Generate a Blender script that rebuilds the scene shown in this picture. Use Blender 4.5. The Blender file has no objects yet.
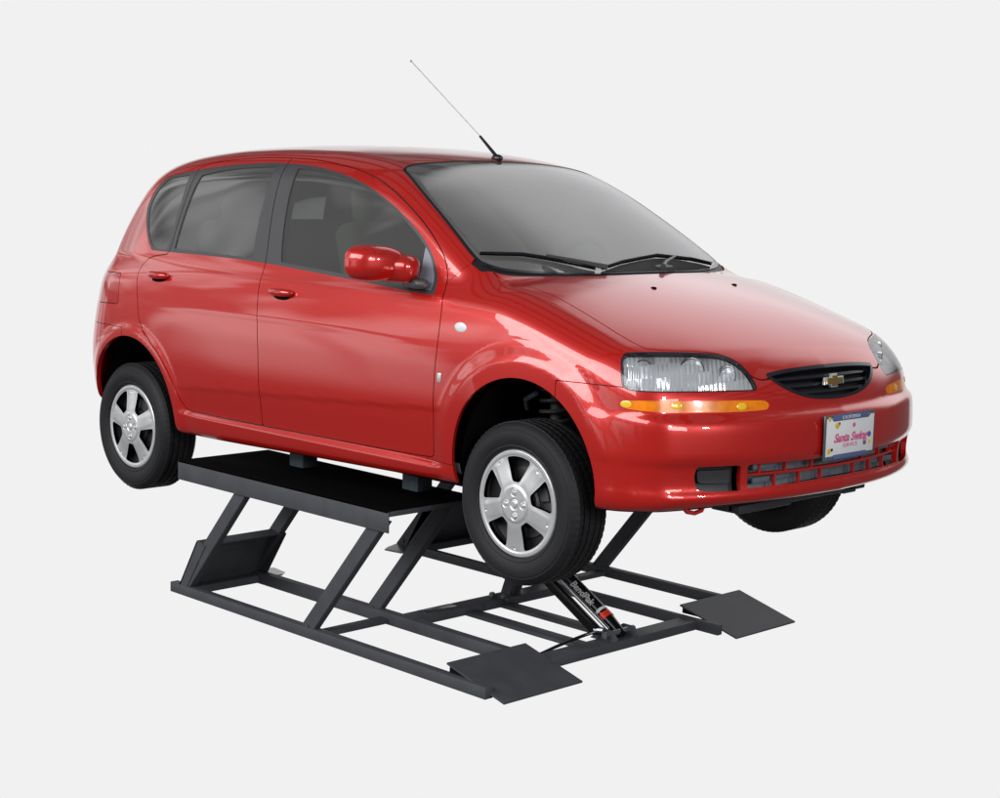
import bpy, bmesh, math, random
import numpy as np
from mathutils import Vector, Matrix
# ------------------------------------------------------------------ car body as a smooth solid
def lut(pts, sm=0.03, ext=0.5):
    P = np.array(pts, float); P = P[np.argsort(P[:, 0])]
    x, y = P[:, 0], P[:, 1]
    h = np.diff(x); dl = np.diff(y)/h
    m = np.zeros(len(x)); m[0] = dl[0]; m[-1] = dl[-1]
    for i in range(1, len(x)-1):
        if dl[i-1]*dl[i] > 0:
            w1 = 2*h[i]+h[i-1]; w2 = h[i]+2*h[i-1]
            m[i] = (w1+w2)/(w1/dl[i-1]+w2/dl[i])
    st = 0.004
    X = np.arange(x[0]-ext, x[-1]+ext, st)
    k = np.clip(np.searchsorted(x, X)-1, 0, len(h)-1)
    t = (X-x[k])/h[k]
    t2 = t*t; t3 = t2*t
    Y = (2*t3-3*t2+1)*y[k]+(t3-2*t2+t)*h[k]*m[k]+(-2*t3+3*t2)*y[k+1]+(t3-t2)*h[k]*m[k+1]
    lo = X < x[0]; hi = X > x[-1]
    Y[lo] = y[0]+m[0]*(X[lo]-x[0]); Y[hi] = y[-1]+m[-1]*(X[hi]-x[-1])
    if sm > 0:
        n = int(3*sm/st); g = np.exp(-.5*(np.arange(-n, n+1)*st/sm)**2); g /= g.sum()
        Yp = np.concatenate([Y[0]+(Y[1]-Y[0])*np.arange(-n, 0), Y, Y[-1]+(Y[-1]-Y[-2])*np.arange(1, n+1)])
        Y = np.convolve(Yp, g, 'valid')
    return X, Y
def ev(l, x): return np.interp(x, l[0], l[1])
def smax(a, b, k):
    h = np.maximum(k-np.abs(a-b), 0)/k
    return np.maximum(a, b)+h*h*k*.25
def smin(a, b, k): return -smax(-a, -b, k)
def sst(a, b, x):
    t = np.clip((x-a)/(b-a), 0, 1); return t*t*(3-2*t)
ROOF = lut([(-3.06,.50),(-3.02,.80),(-2.99,.95),(-2.945,1.08),(-2.87,1.22),(-2.78,1.345),(-2.69,1.412),(-2.5,1.458),(-2.3,1.482),(-2.0,1.505),(-1.7,1.512),(-1.4,1.508),(-1.15,1.490),(-.95,1.458),(-.8,1.405),(-.6,1.308),(-.4,1.198),(-.15,1.045),(0,.95),(.2,.82)], .035)
HOOD = lut([(-3.2,1.0),(-2.4,1.04),(-1,1.05),(-.5,1.06),(-.15,1.052),(0,1.030),(.1,1.010),(.2,.988),(.3,.962),(.4,.930),(.5,.890),(.58,.850),(.65,.805),(.70,.762),(.75,.70),(.82,.6)], .02)
HC = lut([(-3,.06),(-1,.055),(-.5,.05),(0,.07),(.3,.10),(.6,.10)], .1)
VS = lut([(.12,.74),(.2,.785),(.3,.808),(.45,.824),(.6,.832),(.72,.832),(.82,.822),(.9,.806),(.98,.783),(1.05,.75)], .03)
PL = lut([(-3.1,-.11),(-3.0,-.075),(-2.85,-.04),(-2.6,-.014),(-2.2,-.004),(-1.6,0),(-.8,0),(-.3,-.004),(0,-.008),(.3,-.016),(.5,-.028),(.7,-.05),(.8,-.07)], .06)
VG = lut([(.9,.79),(1.0,.768),(1.1,.739),(1.2,.705),(1.3,.667),(1.4,.622),(1.5,.57)], .03)
PG = lut([(-3.1,-.14),(-2.9,-.09),(-2.7,-.055),(-2.5,-.032),(-2.2,-.015),(-1.8,-.003),(-1.4,0),(-1,-.004),(-.7,-.012),(-.4,-.025),(-.1,-.05),(.2,-.10)], .06)
XF = lut([(.15,.60),(.25,.66),(.29,.735),(.325,.785),(.350,.799),(.368,.798),(.385,.787),(.41,.785),(.44,.787),(.462,.790),(.480,.802),(.50,.806),(.57,.803),(.605,.797),(.620,.786),(.632,.768),(.66,.762),(.70,.752),(.76,.722),(.85,.67),(.95,.6)], .006)
XR = lut([(.15,-2.9),(.25,-2.97),(.35,-3.05),(.5,-3.088),(.58,-3.080),(.70,-3.050),(.8,-3.020),(.9,-2.995),(1.0,-2.935),(1.1,-2.895),(1.2,-2.83)], .045)
FP = lut([(0,0),(.2,.014),(.35,.038),(.5,.080),(.6,.120),(.68,.162),(.75,.215),(.8,.29),(.9,.55)], .03)
RP = lut([(0,0),(.2,.010),(.4,.040),(.55,.085),(.65,.12),(.72,.155),(.78,.205),(.85,.32)], .04)
WB = 2.48
BOT = lut([(-3.1,.31),(-2.85,.300),(-2.6,.26),(-2.05,.232),(-1.2,.252),(-.32,.274),(.1,.285),(.4,.292),(.55,.300),(.72,.325),(.85,.33)], .03)
def side_lower(x, z):
    s = ev(VS, z)+ev(PL, x)
    # flared wheel arch lips
    r = np.hypot(x-.028, z-.355)
    s = s+.020*(1-sst(.40, .478, r))*sst(.10, .25, z)*(.35+.65*sst(-.38, -.12, x+.4*(z-.5)))
    r = np.hypot(x+2.45, z-.28)
    s = s+.009*(1-sst(.375, .43, r))*sst(.10, .25, z)
    # sill step and the low crease of the doors
    dm = sst(-2.12, -1.92, x)*(1-sst(-.44, -.34, x))
    zl = .452+.060*(x+2.0)
    s = s-dm*(.008*sst(-.006, zl-.35, zl-z)+.004*sst(-.004, .014, zl-z))+.014*dm*(1-sst(.335, .349, z))
    # waist crease under the windows
    s = s+.004*(1-sst(.0, .035, np.abs(z-.945)))*sst(-2.3, -1.8, x)*(1-sst(-.45,-.35,x))
    return s
def F(x, y, z):
    a = np.abs(y)
    fs = (a-side_lower(x, z))
    top = ev(HOOD, x)-ev(HC, x)*(a/.75)**2.2
    ft = (z-top)*.93
    ff = (x-(ev(XF, z)-ev(FP, a)))*(.96-.25*sst(.45,.75,a))
    fr = ((ev(XR, z)+ev(RP, a))-x)*(.97-.2*sst(.5,.75,a))
    bot = ev(BOT, x)
    fb = bot-z
    L = smax(fs, ft, .09)
    L = smax(L, ff, .07)
    L = smax(L, fr, .09)
    L = smax(L, fb, .05)
    xe = x+(.02*sst(-1.1,-.6,x)-.12*(1-sst(-2.7,-2.2,x)))*a*a/.36
    gt = (z-(ev(ROOF, xe)-.052*(a/.6)**2.5))*(.98-.12*sst(-.9,-.6,x)-.3*(1-sst(-2.85,-2.7,x)))
    gs = (a-(ev(VG, z)+ev(PG, x)))*.93
    G = smax(gs, gt, .10-.04*sst(-1.1,-.6,x))
    G = smax(G, .8-z, .02)
    G = smax(G, x-.25, .02)
    return smin(L, G, .03)
def grad(x, y, z, e=.002):
    g = np.stack([F(x+e,y,z)-F(x-e,y,z), F(x,y+e,z)-F(x,y-e,z), F(x,y,z+e)-F(x,y,z-e)], -1)/(2*e)
    return g
def project(P, it=3):
    for _ in range(it):
        f = F(P[:,0],P[:,1],P[:,2]); g = grad(P[:,0],P[:,1],P[:,2])
        P = P-g*(f/np.maximum((g*g).sum(1),.2))[:,None]
    return P

# ------------------------------------------------------------------ outlines on the body, in metres
POLY = {}
# side outlines (x, z)
POLY['quarter_glass'] = [(-2.528,1.215),(-2.514,1.265),(-2.484,1.316),(-2.448,1.341),(-2.39,1.352),(-2.279,1.362),(-2.268,1.24),(-2.269,1.126),(-2.28,1.030),(-2.392,1.034),(-2.436,1.061),(-2.484,1.118),(-2.515,1.174)]
POLY['rear_glass'] = [(-2.184,1.362),(-2.053,1.384),(-1.878,1.400),(-1.658,1.408),(-1.650,1.316),(-1.648,1.247),(-1.636,1.134),(-1.613,1.028),(-1.888,1.035),(-2.215,1.037),(-2.213,1.172),(-2.203,1.286)]
POLY['front_glass'] = [(-1.503,1.402),(-1.358,1.395),(-1.251,1.382),(-1.145,1.362),(-1.036,1.334),(-.927,1.298),(-.819,1.252),(-.711,1.194),(-.624,1.141),(-.566,1.097),(-.531,1.049),(-.511,1.007),(-.500,.968),(-.629,.974),(-1.036,1.0),(-1.419,1.022),(-1.451,1.119),(-1.488,1.27),(-1.499,1.353)]
POLY['dlo'] = [(-2.55,1.223),(-2.535,1.276),(-2.503,1.325),(-2.462,1.352),(-2.383,1.366),(-2.288,1.376),(-2.185,1.390),(-1.971,1.411),(-1.758,1.421),(-1.612,1.422),(-1.463,1.416),(-1.369,1.408),(-1.263,1.394),(-1.155,1.374),(-1.024,1.342),(-.911,1.301),(-.804,1.255),(-.697,1.200),(-.611,1.147),(-.557,1.102),(-.516,1.052),(-.491,1.006),(-.470,.952),(-.614,.958),(-1.028,.984),(-1.425,1.008),(-1.772,1.021),(-2.242,1.021),(-2.399,1.022),(-2.447,1.056),(-2.5,1.116),(-2.537,1.174)]
POLY['sail'] = [(-.60,1.128),(-.56,1.092),(-.527,1.049),(-.507,1.007),(-.496,.966),(-.586,.970)]
BGAP = [(-1.600,1.443),(-1.592,1.36),(-1.571,1.237),(-1.54,1.12),(-1.520,1.03),(-1.520,.98),(-1.510,.92),(-1.484,.784),(-1.469,.62),(-1.468,.45),(-1.475,.349)]
POLY['front_door'] = BGAP+[(-.455,.358),(-.432,.37),(-.418,.505),(-.411,.683),(-.403,.761),(-.405,.869),(-.416,.937),(-.431,.974),(-.460,1.052),(-.500,1.105),(-.615,1.192),(-.735,1.262),(-.910,1.345),(-1.05,1.385),(-1.179,1.410),(-1.403,1.437)]
POLY['rear_door'] = BGAP[::-1]+[(-1.796,1.444),(-2.006,1.433),(-2.16,1.415),(-2.232,1.395),(-2.240,1.20),(-2.245,1.04),(-2.262,1.010),(-2.341,1.003),(-2.403,.988),(-2.431,.958),(-2.432,.92),(-2.412,.86),(-2.388,.80),(-2.370,.72),(-2.335,.672),(-2.25,.620),(-2.165,.552),(-2.095,.47),(-2.052,.39),(-2.01,.352),(-1.96,.348)]
def arch(cx, cz, r, x0, x1, n=40):
    t = np.linspace(math.pi+.02, -.02, n)
    return [(x0, .05), (x0+.002, cz-.08)]+[(cx+r*math.cos(a), cz+r*math.sin(a)) for a in t]+[(x1-.002, cz-.08), (x1, .05)]
POLY['arch_front'] = arch(.028, .360, .345, -.305, .362)
POLY['arch_rear'] = arch(-2.45, .285, .352, -2.80, -2.085)
POLY['tail_lamp'] = [(-2.62,1.27),(-2.545,1.235),(-2.515,1.12),(-2.56,1.03),(-2.585,.985),(-3.1,.985),(-3.1,1.27)]
POLY['tail_low'] = [(-2.575,.910),(-2.552,.772),(-3.1,.760),(-3.1,.905)]
# corner outlines ((a-x)/sqrt2, z)
POLY['lamp'] = [(.240,.813),(.226,.824),(.179,.827),(.112,.827),(.009,.826),(-.08,.820),(-.125,.810),(-.165,.788),(-.194,.759),(-.212,.731),(-.220,.711),(-.213,.704),(-.19,.704),(-.085,.706),(.051,.706),(.149,.705),(.213,.705),(.234,.713),(.243,.73),(.244,.79)]
POLY['amber'] = [(.238,.661),(.228,.675),(.117,.680),(-.016,.678),(-.155,.677),(-.249,.672),(-.264,.657),(-.255,.642),(-.154,.639),(.051,.642),(.18,.644),(.226,.648)]
# front outlines (a, z)
POLY['grille'] = [(-.4,.767),(0,.768),(.10,.767),(.20,.764),(.28,.758),(.312,.754),(.317,.748),(.308,.735),(.278,.712),(.23,.688),(.17,.670),(.10,.660),(0,.656),(-.4,.656)]
POLY['fog'] = [(.636,.465),(.483,.465),(.478,.380),(.615,.382),(.632,.392),(.641,.43)]
POLY['intake'] = [(-.5,.463),(0,.463),(.3,.465),(.458,.465),(.452,.386),(.30,.388),(0,.392),(-.5,.392)]
POLY['rear_window'] = [(-.5,1.36),(0,1.365),(.42,1.35),(.50,1.32),(.56,1.08),(.54,1.05),(-.5,1.04)]
# plan outlines (x, a)
WSB = [(-.090,0),(-.095,.15),(-.115,.28),(-.175,.431),(-.262,.615),(-.318,.668)]
POLY['windscreen'] = [(-.935,-.4),(-.935,.13),(-.942,.34),(-.957,.447),(-.95,.515),(-.925,.552),(-.759,.605),(-.612,.635),(-.484,.662),(-.392,.680),(-.345,.681)]+WSB[::-1]+[(-.09,-.4)]
HR = [(-.058,0),(-.064,.15),(-.085,.29),(-.146,.44),(-.232,.615),(-.288,.668)]
POLY['cowl'] = [(-.15,-.4),(-.15,.2),(-.25,.4),(-.37,.62),(-.372,.700),(-.315,.700)]+HR[::-1]+[(-.058,-.4)]
POLY['hood'] = [(-.058,-.4)]+HR+[(-.27,.672),(-.18,.655),(-.071,.645),(.03,.648),(.134,.658),(.24,.669),(.33,.678),(.40,.678),(.445,.668),(.49,.61),(.526,.538),(.567,.457),(.600,.420),(.633,.398),(.666,.384),(.684,.35),(.688,.30),(.686,.22),(.690,.10),(.692,0),(.692,-.4)]

def rounded(P, r=.012, it=2):
    P = [np.array(p, float) for p in P]; Q = []
    n = len(P)
    def turn(i):
        u = P[i]-P[i-1]; v = P[(i+1) % n]-P[i]
        return math.acos(max(-1, min(1, float(u@v)/(np.linalg.norm(u)*np.linalg.norm(v)+1e-12))))
    for i in range(n):
        a, b = P[i], P[(i+1) % n]; L = np.linalg.norm(b-a); Q.append(a)
        if L > 2.2*r:
            if turn(i) > .6: Q.append(a+(b-a)*r/L)
            if turn((i+1) % n) > .6: Q.append(b-(b-a)*r/L)
    for _ in range(it):
        R = []
        for i in range(len(Q)):
            a, b = Q[i], Q[(i+1) % len(Q)]; R.append(.75*a+.25*b); R.append(.25*a+.75*b)
        Q = R
    return np.array(Q)
RP_CACHE = {}
def sdf(name, U, W, r=.012):
    if name not in RP_CACHE: RP_CACHE[name] = rounded(POLY[name], r)
    P = RP_CACHE[name]; A = P; B = np.roll(P, -1, 0)
    best = np.full(len(U), 1e9); inside = np.zeros(len(U), bool)
    for (ax, ay), (bx, by) in zip(A, B):
        dx, dy = bx-ax, by-ay
        t = np.clip(((U-ax)*dx+(W-ay)*dy)/(dx*dx+dy*dy+1e-18), 0, 1)
        best = np.minimum(best, (U-ax-t*dx)**2+(W-ay-t*dy)**2)
        if abs(dy) > 1e-12:
            c = ((ay > W) != (by > W)) & (U < (bx-ax)*(W-ay)/(by-ay)+ax)
            inside ^= c
    d = np.sqrt(best)
    return np.where(inside, -d, d)
def S_(name): return lambda V: sdf(name, V[:,0], V[:,2])
def D_(name): return lambda V: sdf(name, (np.abs(V[:,1])-V[:,0])*.70711, V[:,2])
def F_(name): return lambda V: np.maximum(sdf(name, np.abs(V[:,1]), V[:,2]), .3-V[:,0])
def T_(name, zmin=.70): return lambda V: np.maximum(sdf(name, V[:,0], np.abs(V[:,1])), zmin-V[:,2])

# ------------------------------------------------------------------ surface of the solid (dual grid), half a car
def nets(h=.0135):
    xs = np.arange(-3.14, .86, h); ys = (np.arange(-1, int(.90/h))+.5)*h; zs = np.arange(.14, 1.57, h)
    Vv = np.empty((len(xs), len(ys), len(zs)), np.float32)
    for i0 in range(0, len(xs), 40):
        X, Y, Z = np.meshgrid(xs[i0:i0+40], ys, zs, indexing='ij')
        Vv[i0:i0+40] = F(X.ravel(), Y.ravel(), Z.ravel()).reshape(X.shape)
    ins = Vv < 0
    nx, ny, nz = Vv.shape
    cnt = np.zeros((nx-1, ny-1, nz-1), np.int8)
    for a in (0, 1):
        for b in (0, 1):
            for c in (0, 1): cnt += ins[a:nx-1+a, b:ny-1+b, c:nz-1+c]
    act = (cnt > 0) & (cnt < 8)
    ci, cj, ck = np.nonzero(act)
    idx = -np.ones(act.shape, np.int64); idx[ci, cj, ck] = np.arange(len(ci))
    acc = np.zeros((len(ci), 3)); n = np.zeros(len(ci))
    cor = [(a, b, c) for a in (0, 1) for b in (0, 1) for c in (0, 1)]
    for p in cor:
        for ax in range(3):
            if p[ax] == 0:
                q = list(p); q[ax] = 1
                v0 = Vv[ci+p[0], cj+p[1], ck+p[2]].astype(float); v1 = Vv[ci+q[0], cj+q[1], ck+q[2]].astype(float)
                m = (v0 < 0) != (v1 < 0)
                t = np.where(m, v0/np.where(v0 == v1, 1, v0-v1), 0)
                for d in range(3):
                    acc[:, d] += np.where(m, p[d]+(t if d == ax else 0), 0)
                n += m
    acc /= n[:, None]
    P = np.stack([xs[ci]+acc[:,0]*h, ys[cj]+acc[:,1]*h, zs[ck]+acc[:,2]*h], 1)
    mid = cj == 0
    P = project(P, 4); P[mid, 1] = 0; P[:,1] = np.maximum(P[:,1], 0)
    T = []
    for ax in range(3):
        o = [1 if k == ax else 0 for k in range(3)]
        A = ins[:nx-o[0], :ny-o[1], :nz-o[2]]; B = ins[o[0]:, o[1]:, o[2]:]
        i, j, k = np.nonzero(A != B)
        u, v = [(1, 2), (2, 0), (0, 1)][ax]
        def cell(du, dv):
            c = [i.copy(), j.copy(), k.copy()]; c[u] = c[u]-du; c[v] = c[v]-dv; return c
        ok = np.ones(len(i), bool); cs = []
        for du, dv in ((0, 0), (1, 0), (1, 1), (0, 1)):
            c = cell(du, dv)
            for q in range(3): ok &= (c[q] >= 0) & (c[q] < act.shape[q])
            cs.append(c)
        qs = np.stack([idx[tuple(np.clip(c[q], 0, act.shape[q]-1) for q in range(3))] for c in cs], 1)
        flip = ~A[i, j, k]
        ok &= (qs >= 0).all(1); qs = qs[ok]; flip = flip[ok]
        qs[flip] = qs[flip][:, ::-1]
        T.append(qs[:, [0, 1, 2]]); T.append(qs[:, [0, 2, 3]])
    return P, np.concatenate(T)

def compact(V, T):
    u, inv = np.unique(T.ravel(), return_inverse=True)
    return V[u], inv.reshape(-1, 3)
def split(M, fn, level=0., snap=True):
    """cut a piece along fn = level; returns (inside, outside)"""
    V, T = M
    if len(T) == 0: return M, M
    d = fn(V)-level
    d = np.where(np.abs(d) < 2e-5, 2e-5, d)
    s = d < 0
    k = s[T].sum(1)
    tin = T[k == 3]; tout = T[k == 0]
    mx = T[(k == 1) | (k == 2)]
    if len(mx):
        e = np.concatenate([mx[:, [0, 1]], mx[:, [1, 2]], mx[:, [2, 0]]]); e = np.sort(e, 1)
        e = e[s[e[:, 0]] != s[e[:, 1]]]; e = np.unique(e, axis=0)
        t = d[e[:, 0]]/(d[e[:, 0]]-d[e[:, 1]])
        NV = V[e[:, 0]]+(V[e[:, 1]]-V[e[:, 0]])*t[:, None]
        keep0 = (V[e[:,0],1] == 0) & (V[e[:,1],1] == 0)
        if snap: NV = project(NV, 1)
        NV[keep0, 1] = 0
        key = {(a, b): len(V)+i for i, (a, b) in enumerate(e.tolist())}
        V = np.concatenate([V, NV]); A = []; B = []
        for a, b, c in mx.tolist():
            sa, sb, sc = s[a], s[b], s[c]
            one_in = (int(sa)+int(sb)+int(sc)) == 1
            # rotate so that a is the odd one
            if one_in:
                if sb: a, b, c = b, c, a
                elif sc: a, b, c = c, a, b
            else:
                if not sb: a, b, c = b, c, a
                elif not sc: a, b, c = c, a, b
            p = key[(min(a, b), max(a, b))]; q = key[(min(a, c), max(a, c))]
            X, Y = (A, B) if one_in else (B, A)
            X.append((a, p, q)); Y.append((p, b, c)); Y.append((p, c, q))
        if A: tin = np.concatenate([tin, np.array(A)])
        if B: tout = np.concatenate([tout, np.array(B)])
    return compact(V, tin.astype(np.int64)), compact(V, tout.astype(np.int64))
def ring(M, fn, lo, hi):
    a, b = split(M, fn, lo); c, d = split(b, fn, hi)
    return a, c, d
def join(*Ms):
    V = []; T = []; n = 0
    for v, t in Ms:
        if len(t): V.append(v); T.append(t+n); n += len(v)
    return np.concatenate(V), np.concatenate(T)
def refine(M, k=1):
    V, T = M
    for _ in range(k):
        e = np.sort(np.concatenate([T[:, [0, 1]], T[:, [1, 2]], T[:, [2, 0]]]), 1); u, inv = np.unique(e, axis=0, return_inverse=True); inv = inv.ravel()
        NV = (V[u[:,0]]+V[u[:,1]])/2; mid = (V[u[:,0],1] == 0) & (V[u[:,1],1] == 0); NV = project(NV, 2); NV[mid,1] = 0
        m = len(T); a, b, c = inv[:m]+len(V), inv[m:2*m]+len(V), inv[2*m:]+len(V)
        T = np.concatenate([np.stack([T[:,0], a, c], 1), np.stack([a, T[:,1], b], 1), np.stack([c, b, T[:,2]], 1), np.stack([a, b, c], 1)])
        V = np.concatenate([V, NV])
    return V, T
def right(M):            # the side the camera sees (-y)
    V, T = M; V = V.copy(); V[:,1] *= -1
    return V, T[:, ::-1]
def both(M):
    V, T = M; Vr, Tr = right(M)
    return join((V, T), (Vr, Tr))
def weld(V, T):
    k = np.round(V*2e5).astype(np.int64)
    _, first, inv = np.unique(k, axis=0, return_index=True, return_inverse=True)
    inv = inv.ravel(); T = inv[T]; V = V[first]
    ok = (T[:,0] != T[:,1]) & (T[:,1] != T[:,2]) & (T[:,0] != T[:,2])
    return V, T[ok]
def normals(V):
    W = V.copy(); W[:,1] = np.where(np.abs(W[:,1]) < .0, 0, W[:,1])
    g = grad(W[:,0], W[:,1], W[:,2], .004); g[np.abs(V[:,1]) < 1e-6, 1] = 0
    return g/np.linalg.norm(g, axis=1)[:, None]

# ------------------------------------------------------------------ Blender helpers
C = bpy.context.scene.collection
MAT = {}
def mesh_obj(name, V, T, mat, parent=None, N=None, smooth=True):
    me = bpy.data.meshes.new(name)
    me.vertices.add(len(V)); me.vertices.foreach_set('co', np.asarray(V, float).ravel())
    T = np.asarray(T)
    me.loops.add(T.size); me.loops.foreach_set('vertex_index', T.ravel().astype(np.int32))
    me.polygons.add(len(T)); me.polygons.foreach_set('loop_start', (np.arange(len(T))*T.shape[1]).astype(np.int32))
    me.polygons.foreach_set('loop_total', np.full(len(T), T.shape[1], np.int32))
    me.update(calc_edges=True); me.validate()
    me.polygons.foreach_set('use_smooth', np.ones(len(me.polygons), bool))
    if N is not None and len(me.vertices) == len(N): me.normals_split_custom_set_from_vertices(np.asarray(N, float).tolist())
    me.materials.append(MAT[mat])
    o = bpy.data.objects.new(name, me); C.objects.link(o)
    if parent: o.parent = parent
    return o
def panel(name, M, mat, parent=None, off=0., flange=.012, keep_mid=False, label=None, thick_dir=None, facets=0.):
    """a piece of the body surface with its edges turned inwards"""
    V, T = weld(*M); N = normals(V); V = V+N*off
    Tn = T
    if flange > 0:
        e = np.concatenate([T[:, [0, 1]], T[:, [1, 2]], T[:, [2, 0]]])
        k = np.sort(e, 1); code = k[:,0]*(len(V)+1)+k[:,1]
        u, first, c = np.unique(code, return_index=True, return_counts=True)
        be = e[first[c == 1]]
        if not keep_mid: pass
        nb = len(be)
        a, b = be[:,0], be[:,1]
        d = V[b]-V[a]; fn = np.cross(d, N[a]+N[b]); fn /= np.maximum(np.linalg.norm(fn, axis=1), 1e-9)[:, None]
        n0 = len(V)
        off_v = thick_dir if thick_dir is not None else None
        ia = -N[a]*flange if off_v is None else np.array(off_v)*flange
        ib = -N[b]*flange if off_v is None else np.array(off_v)*flange
        V2 = np.concatenate([V, V[a], V[b], V[b]+ib, V[a]+ia])
        r = np.arange(nb)
        q = np.stack([n0+nb+r, n0+r, n0+3*nb+r, n0+2*nb+r], 1)
        Tn = np.concatenate([T, q[:, [0, 1, 2]], q[:, [0, 2, 3]]])
        N = np.concatenate([N, fn, fn, fn, fn]); V = V2
    if facets:
        rng = np.random.RandomState(5); tab = rng.uniform(-1, 1, (64, 64, 3))
        u = (np.abs(V[:,1])-V[:,0])*.707
        i = np.floor((u+1)/.047).astype(int) % 64; j = np.floor((V[:,2]+.1*u)/.040).astype(int) % 64
        tg = np.stack([N[:,1], -N[:,0], 0*u], 1)
        N = N+tab[i, j]*facets*.7+tg*(facets*np.sin(2*np.pi*u/.0155))[:,None]; N /= np.linalg.norm(N, axis=1)[:,None]
    o = mesh_obj(name, V, Tn, mat, parent, N)
    if label: o['label'] = label
    return o
class MB:
    """collects simple solids into one mesh"""
    def __init__(s): s.bm = bmesh.new()
    def box(s, c, size, rot=None, bev=.002, seg=2):
        r = bmesh.ops.create_cube(s.bm, size=1.0)
        M = Matrix.Translation(c) @ (rot.to_4x4() if rot is not None else Matrix()) @ Matrix.Diagonal((*size, 1))
        bmesh.ops.transform(s.bm, matrix=M, verts=r['verts'])
        if bev:
            ed = list({e for v in r['verts'] for e in v.link_edges})
            bmesh.ops.bevel(s.bm, geom=ed, offset=bev, segments=seg, affect='EDGES', profile=.5)
        return s
    def beam(s, a, b, w, h, up=(0,0,1), bev=.002):
        a = Vector(a); b = Vector(b); x = (b-a); L = x.length; x.normalize()
        y = Vector(up).cross(x).normalized(); z = x.cross(y)
        R = Matrix((x, y, z)).transposed()
        return s.box((a+b)/2, (L, w, h), R, bev)
    def hull_prism(s, pts, thick, bev=0):      # polygon given in 3d, thickened along its normal
        vs = [s.bm.verts.new(p) for p in pts]; f = s.bm.faces.new(vs); f.normal_update()
        n = f.normal.copy()
        r = bmesh.ops.extrude_face_region(s.bm, geom=[f]); nv = [g for g in r['geom'] if isinstance(g, bmesh.types.BMVert)]
        bmesh.ops.translate(s.bm, verts=nv, vec=n*thick)
        if bev:
            ed = list({e for v in vs+nv for e in v.link_edges}); bmesh.ops.bevel(s.bm, geom=ed, offset=bev, segments=1, affect='EDGES')
        return s
    def tube(s, pts, r, n=12, cap=True):
        pts = [Vector(p) for p in pts]; rr = r if isinstance(r, (list, tuple)) else [r]*len(pts)
        rings = []; prev = None
        for i, p in enumerate(pts):
            t = (pts[min(i+1, len(pts)-1)]-pts[max(i-1, 0)]).normalized()
            if prev is None:
                u = t.orthogonal().normalized()
            else:
                u = (prev-t*prev.dot(t)).normalized()
            prev = u; w = t.cross(u)
            rings.append([s.bm.verts.new(p+(u*math.cos(2*math.pi*k/n)+w*math.sin(2*math.pi*k/n))*rr[i]) for k in range(n)])
        for a, b in zip(rings, rings[1:]):
            for k in range(n): s.bm.faces.new((a[k], a[(k+1) % n], b[(k+1) % n], b[k]))
        if cap: s.bm.faces.new(rings[0][::-1]); s.bm.faces.new(rings[-1])
        return s
    def lathe(s, prof, c=(0,0,0), n=64, axis='Y', close=False, a0=0, a1=2*math.pi):
        """prof: (radius, along axis)"""
        full = abs(a1-a0-2*math.pi) < 1e-6; cols = n if full else n+1
        R = []
        for k in range(cols):
            t = a0+(a1-a0)*k/n; col = []
            for r, h in prof:
                if axis == 'Y': p = (c[0]+r*math.cos(t), c[1]+h, c[2]+r*math.sin(t))
                elif axis == 'X': p = (c[0]+h, c[1]+r*math.cos(t), c[2]+r*math.sin(t))
                else: p = (c[0]+r*math.cos(t), c[1]+r*math.sin(t), c[2]+h)
                col.append(s.bm.verts.new(p))
            R.append(col)
        m = len(prof)
        for k in range(n):
            a, b = R[k], R[(k+1) % cols]
            for i in range(m if close else m-1):
                j = (i+1) % m
                try: s.bm.faces.new((a[i], b[i], b[j], a[j]))
                except ValueError: pass
        return s
    def ball(s, c, r, sc=(1,1,1), n=16, rot=None):
        q = bmesh.ops.create_uvsphere(s.bm, u_segments=n, v_segments=n//2+2, radius=r)
        M = Matrix.Translation(c) @ (rot.to_4x4() if rot is not None else Matrix()) @ Matrix.Diagonal((*sc, 1))
        bmesh.ops.transform(s.bm, matrix=M, verts=q['verts']); return s
    def build(s, name, mat, parent=None, sharp=35, label=None):
        bmesh.ops.remove_doubles(s.bm, verts=s.bm.verts, dist=1e-6)
        bmesh.ops.recalc_face_normals(s.bm, faces=s.bm.faces)
        me = bpy.data.meshes.new(name); s.bm.to_mesh(me); s.bm.free()
        me.polygons.foreach_set('use_smooth', np.ones(len(me.polygons), bool))
        me.set_sharp_from_angle(angle=math.radians(sharp))
        me.materials.append(MAT[mat]); o = bpy.data.objects.new(name, me); C.objects.link(o)
        if parent: o.parent = parent
        if label: o['label'] = label
        return o
def thing(name, label, cat, loc=(0,0,0), group=None):
    o = bpy.data.objects.new(name, None); C.objects.link(o); o.location = loc; o['label'] = label; o['category'] = cat
    if group: o['group'] = group
    return o
def text_mesh(name, body, size, mat, parent, M, extrude=.0006, shear=0., spacing=1., bold=0.):
    cu = bpy.data.curves.new(name, 'FONT'); cu.body = body; cu.size = size; cu.extrude = extrude; cu.align_x = 'CENTER'; cu.align_y = 'CENTER'
    cu.shear = shear; cu.space_character = spacing; cu.offset = bold
    t = bpy.data.objects.new(name, cu); C.objects.link(t)
    dg = bpy.context.evaluated_depsgraph_get(); me = bpy.data.meshes.new_from_object(t.evaluated_get(dg))
    bpy.data.objects.remove(t); bpy.data.curves.remove(cu)
    me.transform(M); me.name = name; me.materials.clear(); me.materials.append(MAT[mat])
    o = bpy.data.objects.new(name, me); C.objects.link(o); o.parent = parent
    return o

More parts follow.
